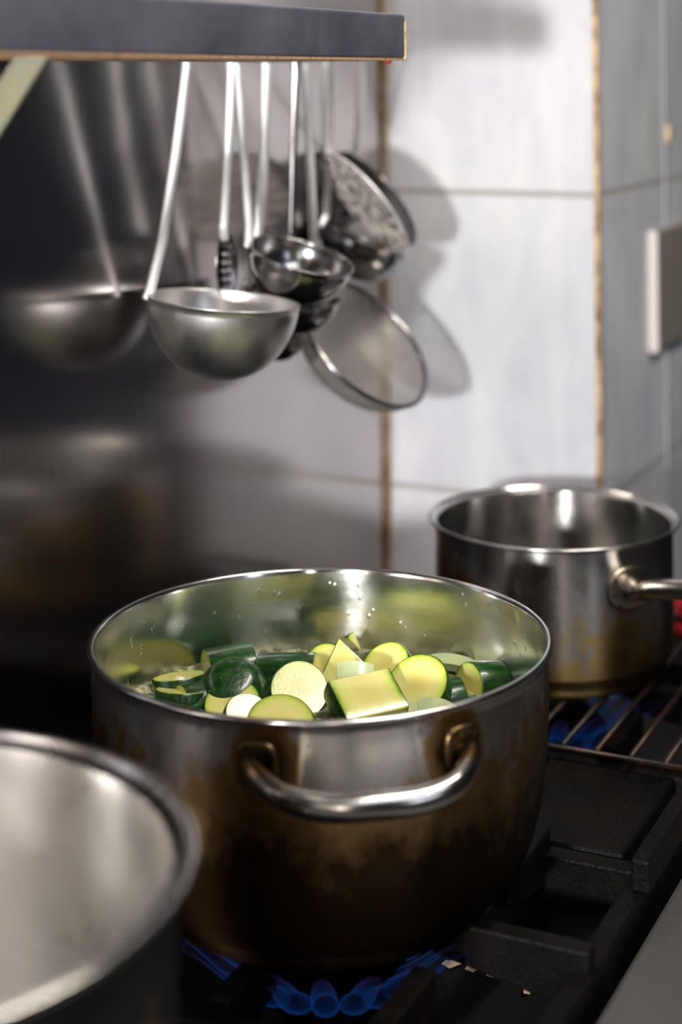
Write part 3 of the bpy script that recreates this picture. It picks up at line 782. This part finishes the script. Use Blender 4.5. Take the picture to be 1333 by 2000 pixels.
# ------------------------------------------------------------------ broth and vegetables
ZS = CAM.z - 0.366 - 0.060
Rb = 0.1470
bm = bmesh.new(); rings = []; nr = 26; seg = 120
for k in range(nr + 1):
    r = Rb * k / nr
    if k == 0: rings.append([bm.verts.new((0, 0, 0))]); continue
    rings.append([bm.verts.new((r * math.cos(2 * PI * i / seg), r * math.sin(2 * PI * i / seg), (random.uniform(-1, 1) * 0.0005 if k < nr else 0.001))) for i in range(seg)])
for k in range(nr):
    A, C = rings[k], rings[k + 1]
    for i in range(seg):
        if len(A) == 1: bm.faces.new((A[0], C[i], C[(i + 1) % seg]))
        else: bm.faces.new((A[i], C[i], C[(i + 1) % seg], A[(i + 1) % seg]))
br = obj('broth', bm, MS_BROTH, loc=(P1.x, P1.y, ZS), smooth='all')
tag(br, 'simmering broth with pale foam filling the big pot', 'broth', kind='stuff')
bm = bmesh.new()
for i in range(520):
    a = random.uniform(0, 2 * PI); r = Rb * math.sqrt(random.random()) if i % 2 else Rb - 0.0015 - abs(random.gauss(0, 0.003))
    s = random.uniform(0.0005, 0.0017)
    bmesh.ops.create_icosphere(bm, subdivisions=1, radius=s, matrix=Matrix.Translation((r * math.cos(a), r * math.sin(a), s * 0.25)))
fo = obj('foam_bubbles', bm, MS_BUB, loc=(P1.x, P1.y, ZS), smooth='all')
tag(fo, 'tiny foam bubbles floating on the broth between the zucchini', 'bubbles', kind='stuff')

def prism(outline, flags, thick, nz=1):
    """unit-radius chunk: flesh mesh and skin mesh. outline CCW in xy; flags[i] True: side i is skin"""
    fl = bmesh.new(); sk = bmesh.new(); n = len(outline)
    cx = sum(p[0] for p in outline) / n; cy = sum(p[1] for p in outline) / n
    b = 0.045
    def ring(bm, z, k): return [bm.verts.new((cx + (x - cx) * k, cy + (y - cy) * k, z)) for x, y in outline]
    zs = [(-thick / 2, 1 - b), (-thick / 2 + b, 1.0), (thick / 2 - b, 1.0), (thick / 2, 1 - b * 0.7)]
    R_ = [ring(fl, z, k) for z, k in zs]
    for j in range(3):
        for i in range(n): fl.faces.new((R_[j][i], R_[j][(i + 1) % n], R_[j + 1][(i + 1) % n], R_[j + 1][i]))
    fl.faces.new(R_[0][::-1]); fl.faces.new(R_[3])
    k = 1.012
    for i in range(n):
        if not flags[i]: continue
        q0, q1 = outline[i], outline[(i + 1) % n]
        for (z0, k0), (z1, k1) in ((zs[0], zs[1]), (zs[1], zs[2]), (zs[2], zs[3])):
            v = [sk.verts.new((cx + (q[0] - cx) * kk * k, cy + (q[1] - cy) * kk * k, z * 0.995)) for q, kk, z in ((q0, k0, z0), (q1, k0, z0), (q1, k1, z1), (q0, k1, z1))]
            sk.faces.new(v)
    bmesh.ops.remove_doubles(sk, verts=sk.verts, dist=1e-4)
    return fl, sk
def arc(a0, a1, n, r=1.0): return [(r * math.cos(a0 + (a1 - a0) * i / n), r * math.sin(a0 + (a1 - a0) * i / n)) for i in range(n + 1)]
def full(n=56, wob=0.02):
    ph = random.uniform(0, 6); o = [((1 + wob * math.sin(3 * q + ph)) * math.cos(q), (1 + wob * math.sin(2 * q + ph)) * math.sin(q)) for q in [2 * PI * i / n for i in range(n)]]
    return o, [True] * n
def half(off=0.0, n=36):
    a = math.asin(off); o = arc(-a if off else 0, PI + (a if off else 0), n) if off else arc(0, PI, n)
    return o, [True] * n + [False]
def sector(ang, n=24):
    o = [(0, 0)] + arc(PI / 2 - ang / 2, PI / 2 + ang / 2, n); return o, [False] + [True] * n + [False]

cnt = [0]
def piece(name, label, shape, thick, px, py, dz, r, axis, xdir=None, group='zucchini pieces in the big pot', cat='zucchini piece'):
    fl, sk = prism(*shape, thick)
    o = obj(name, fl, MS_FLESH, smooth=True)
    c = onz(px, py, ZS + dz)
    o.matrix_world = Matrix.Translation(c) @ basis(axis, xdir).to_4x4() @ Matrix.Scale(r, 4)
    s = obj('skin', sk, MS_SKIN, o, smooth=True)
    tag(o, label, cat, group)
    return o
def dome(name, label, px, py, dz, r, Ln, axis):
    """rounded end piece: skin dome with a flesh cut at the far side"""
    fl = lathe([(0, 0), (0.90, 0), (0.93, 0.03), (0.90, 0.08), (0, 0.08)], 48)
    o = obj(name, fl, MS_FLESH, smooth=True)
    prof = [(math.cos(a) ** 0.55 if a < PI / 2 - 1e-6 else 0, 0.04 + Ln * math.sin(a)) for a in [PI / 2 * i / 16 for i in range(17)]]
    prof = [(0.95, 0.0)] + prof
    o.matrix_world = Matrix.Translation(onz(px, py, ZS + dz)) @ basis(axis).to_4x4() @ Matrix.Scale(r, 4)
    obj('skin', lathe(prof, 48), MS_SKIN, o, smooth='all')
    tag(o, label, 'zucchini piece', 'zucchini pieces in the big pot'); return o

Z = 'zucchini_slice'
# front centre rectangular half chunk, flat cut face up
nf = cdir(0.20, 0.86, 0.46)
ax = cdir(0.42, -0.38, 0.83); ax = (ax - nf * ax.dot(nf)).normalized()
piece('zucchini_chunk', 'squarish zucchini chunk at front centre, pale cut face up and dark skin on its left', half(0.32), 1.4, 722, 1358, 0.013, 0.0235, ax, -nf.cross(ax) if False else nf.cross(ax) * -1)
o = bpy.data.objects['zucchini_chunk']
X_ = ax.cross(nf) * -1; Y_ = -nf
o.matrix_world = Matrix.Translation(onz(720, 1354, ZS + 0.018) - nf * 0.0076) @ Matrix((Y_.cross(ax), Y_, ax)).transposed().to_4x4() @ Matrix.Scale(0.0238, 4)
# upright wedge
tri = [(-1.05, -0.95), (1.25, -0.80), (1.05, -0.15), (-0.12, 0.98)]
trif = [False, False, False, True]
piece('zucchini_wedge', 'pale wedge-shaped zucchini piece standing upright with its point at the top', (tri, trif), 0.9, 670, 1304, 0.010, 0.0190, cdir(-0.05, 0.50, 0.86), RT)
piece(Z, 'round zucchini slice left of centre between the dark green piece and the square chunk', full(), 0.62, 584, 1353, 0.008, 0.0198, cdir(0.14, 0.66, 0.72), RT)
piece(Z, 'round zucchini slice right of the square chunk', full(), 0.60, 820, 1344, 0.010, 0.0218, cdir(-0.28, 0.76, 0.58), RT)
piece(Z, 'thick round zucchini slice at the back, cut face turned left', full(), 0.9, 762, 1309, 0.008, 0.0178, cdir(-0.40, 0.72, 0.55), RT)
piece(Z, 'zucchini slice half hidden behind the left edge of the upright wedge', full(), 0.6, 642, 1304, 0.006, 0.0165, cdir(-0.3, 0.45, 0.85), RT)
def halfup(name, label, px, py, dz, r, thick, axis, flesh_up=False):
    ax_ = Vector(axis).normalized(); y = UP - ax_ * UP.dot(ax_); y.normalize()
    if flesh_up: y = -y
    fl, sk = prism(*half(), thick); o = obj(name, fl, MS_FLESH, smooth=True)
    o.matrix_world = Matrix.Translation(onz(px, py, ZS + dz)) @ Matrix((y.cross(ax_), y, ax_)).transposed().to_4x4() @ Matrix.Scale(r, 4)
    obj('skin', sk, MS_SKIN, o, smooth=True)
    tag(o, label, 'zucchini piece', 'zucchini pieces in the big pot'); return o
halfup('zucchini_chunk', 'glossy bright green zucchini piece lying skin up left of the upright wedge', 562, 1331, -0.003, 0.0195, 2.1, cdir(0.97, 0.03, 0.12))
dome('zucchini_end', 'big dark green rounded zucchini end left of centre', 456, 1366, -0.004, 0.0250, 1.15, cdir(0.05, 0.72, 0.68))
halfup('zucchini_chunk', 'dark green zucchini piece skin up behind the big rounded zucchini end', 450, 1320, -0.002, 0.0210, 1.6, cdir(0.92, 0.05, -0.3))
piece(Z, 'curved zucchini slice leaning against the big rounded zucchini end', full(), 0.40, 454, 1378, 0.003, 0.0190, cdir(-0.12, 0.86, 0.48), RT)
piece(Z, 'small yellow-green zucchini slice with dark skin at the left, by the front rim', full(), 0.9, 480, 1406, 0.003, 0.0155, cdir(0.30, 0.72, 0.60), RT)
piece(Z, 'half sunk zucchini slice at the front rim with a yellow-green face', full(), 0.5, 548, 1424, 0.003, 0.0225, cdir(0.0, 0.78, 0.60), RT)
piece(Z, 'thin flat zucchini slice lying highest at the far left wall of the pot', full(), 0.45, 350, 1332, 0.006, 0.0185, cdir(-0.10, 0.96, -0.16), RT)
piece(Z, 'flat zucchini slice just below the thin one at the far left', full(), 0.45, 356, 1359, 0.004, 0.0185, cdir(0.04, 0.97, -0.18), RT)
halfup('zucchini_chunk', 'dark zucchini chunk at the left front rim', 385, 1376, -0.002, 0.0150, 1.5, cdir(-0.85, 0.0, 0.5))
piece('zucchini_chunk', 'green cylinder zucchini chunk at the right rim, cut face turned left', full(), 1.7, 946, 1338, 0.001, 0.0160, cdir(-0.80, 0.15, 0.52))
halfup('zucchini_chunk', 'small dark green zucchini chunk by the right front rim', 868, 1372, -0.002, 0.0150, 1.7, cdir(0.93, 0.05, -0.30))
piece('zucchini_chunk', 'small green zucchini corner poking up right behind the upright wedge', sector(1.8), 1.2, 693, 1270, -0.002, 0.014, cdir(0.5, 0.3, 0.8), RT)

def slab(name, label, px, py, dz, sz, nrm, xd, cat='vegetable piece', curve=0.25, mat=MS_CELERY):
    bm = bmesh.new(); nx = 10; g = {}
    for i in range(nx + 1):
        u = -1 + 2 * i / nx
        for j, (v, z_) in enumerate(((-1, -1), (1, -1), (1, 1), (-1, 1))):
            g[i, j] = bm.verts.new((u * sz[0], v * sz[1] * (1 - 0.08 * u * u), z_ * sz[2] + curve * sz[0] * (1 - u * u)))
    for i in range(nx):
        for j in range(4): bm.faces.new((g[i, j], g[i + 1, j], g[i + 1, (j + 1) % 4], g[i, (j + 1) % 4]))
    bm.faces.new([g[0, j] for j in range(4)]); bm.faces.new([g[nx, 3 - j] for j in range(4)])
    o = obj(name, bm, mat, smooth=True, bevel=0.0012)
    o.matrix_world = Matrix.Translation(onz(px, py, ZS + dz)) @ basis(nrm, xd).to_4x4()
    tag(o, label, cat, 'pale vegetable pieces in the big pot'); return o
slab('leek_piece', 'translucent pale green leek piece lying on top in front of the upright wedge', 693, 1322, 0.020, (0.0125, 0.007, 0.0055), cdir(0.1, 0.75, 0.65), cdir(0.96, 0.1, 0.1))
slab('leek_piece', 'long pale leek strip at the back right of the pot', 882, 1306, 0.002, (0.022, 0.006, 0.003), cdir(0.0, 0.95, 0.3), cdir(0.95, -0.05, 0.2))
slab('leek_piece', 'small pale leek scrap at the right front rim', 852, 1386, 0.004, (0.012, 0.006, 0.002), cdir(0.1, 0.9, 0.4), cdir(0.95, 0.1, 0.2))
slab('leek_piece', 'pale leek scrap below the lower edge of the square chunk', 785, 1390, 0.003, (0.013, 0.005, 0.002), cdir(0.0, 0.95, 0.3), cdir(0.95, 0.1, 0.2))

# ------------------------------------------------------------------ small things
for i, (px, py, lab) in enumerate(((882, 1886, 'onion skin flake nearest the big pot on the drip tray'), (925, 1893, 'middle onion skin flake of the row on the drip tray'),
                                    (962, 1903, 'onion skin flake at the right end of the row on the drip tray'), (1030, 1936, 'lone bright onion skin flake lowest on the drip tray'))):
    c = onz(px, py, 0.801)
    bm = bmesh.new(); s = 0.0075
    v = [bm.verts.new(q) for q in ((-s, 0, 0.0012), (-s * 0.3, -s * 0.4, 0.0), (s, -s * 0.1, 0.0018), (s * 0.4, s * 0.45, 0.0006), (-s * 0.5, s * 0.3, 0.0022))]
    w_ = [bm.verts.new(q.co + Vector((0, 0, 0.0006))) for q in v]
    bm.faces.new(v[::-1]); bm.faces.new(w_)
    for k in range(5): bm.faces.new((v[k], v[(k + 1) % 5], w_[(k + 1) % 5], w_[k]))
    o = obj('onion_skin', bm, MS_FLAKE, loc=c); o.rotation_euler = (0.25, 0.1, -0.9 + 0.3 * i)
    tag(o, lab, 'onion skin', 'onion skin flakes on the stove')

rc = onwall(1345, 1172, 0.30)
rd = onz(1362, 1260, 0.95)
tub = empty('red_tub', (0.36, -0.34, 0.9))
c = CAM + ray(1352, 1232) * 1.86
tub.location = (c.x, c.y, c.z - 0.0)
obj('body', lathe([(0, 0), (0.018, 0), (0.020, 0.002), (0.0205, 0.018), (0.019, 0.020), (0, 0.020)], 32), MS_RED, tub, smooth=True)
obj('lid', lathe([(0, 0.0195), (0.016, 0.0195), (0.016, 0.023), (0.0205, 0.024), (0.0205, 0.034), (0.017, 0.037), (0, 0.037)], 32), MS_RED, tub, smooth=True)
tag(tub, 'small blurred red plastic tub at the right edge behind the saucepan handle', 'tub')
# table it stands on
tb = empty('side_table', (0.30, -0.45, 0))
obj('tabletop', B(-0.28, 0.45, -0.35, 0.20, c.z - 0.03, c.z - 0.0002), MS_IRON, tb, bevel=0.003)
for x in (-0.26, 0.43):
    for y in (-0.33, 0.18): obj('leg', B(x - 0.015, x + 0.015, y - 0.015, y + 0.015, 0, c.z - 0.03), MS_IRON, tb)
tag(tb, 'dark work table beyond the stove that carries the red tub', 'table')
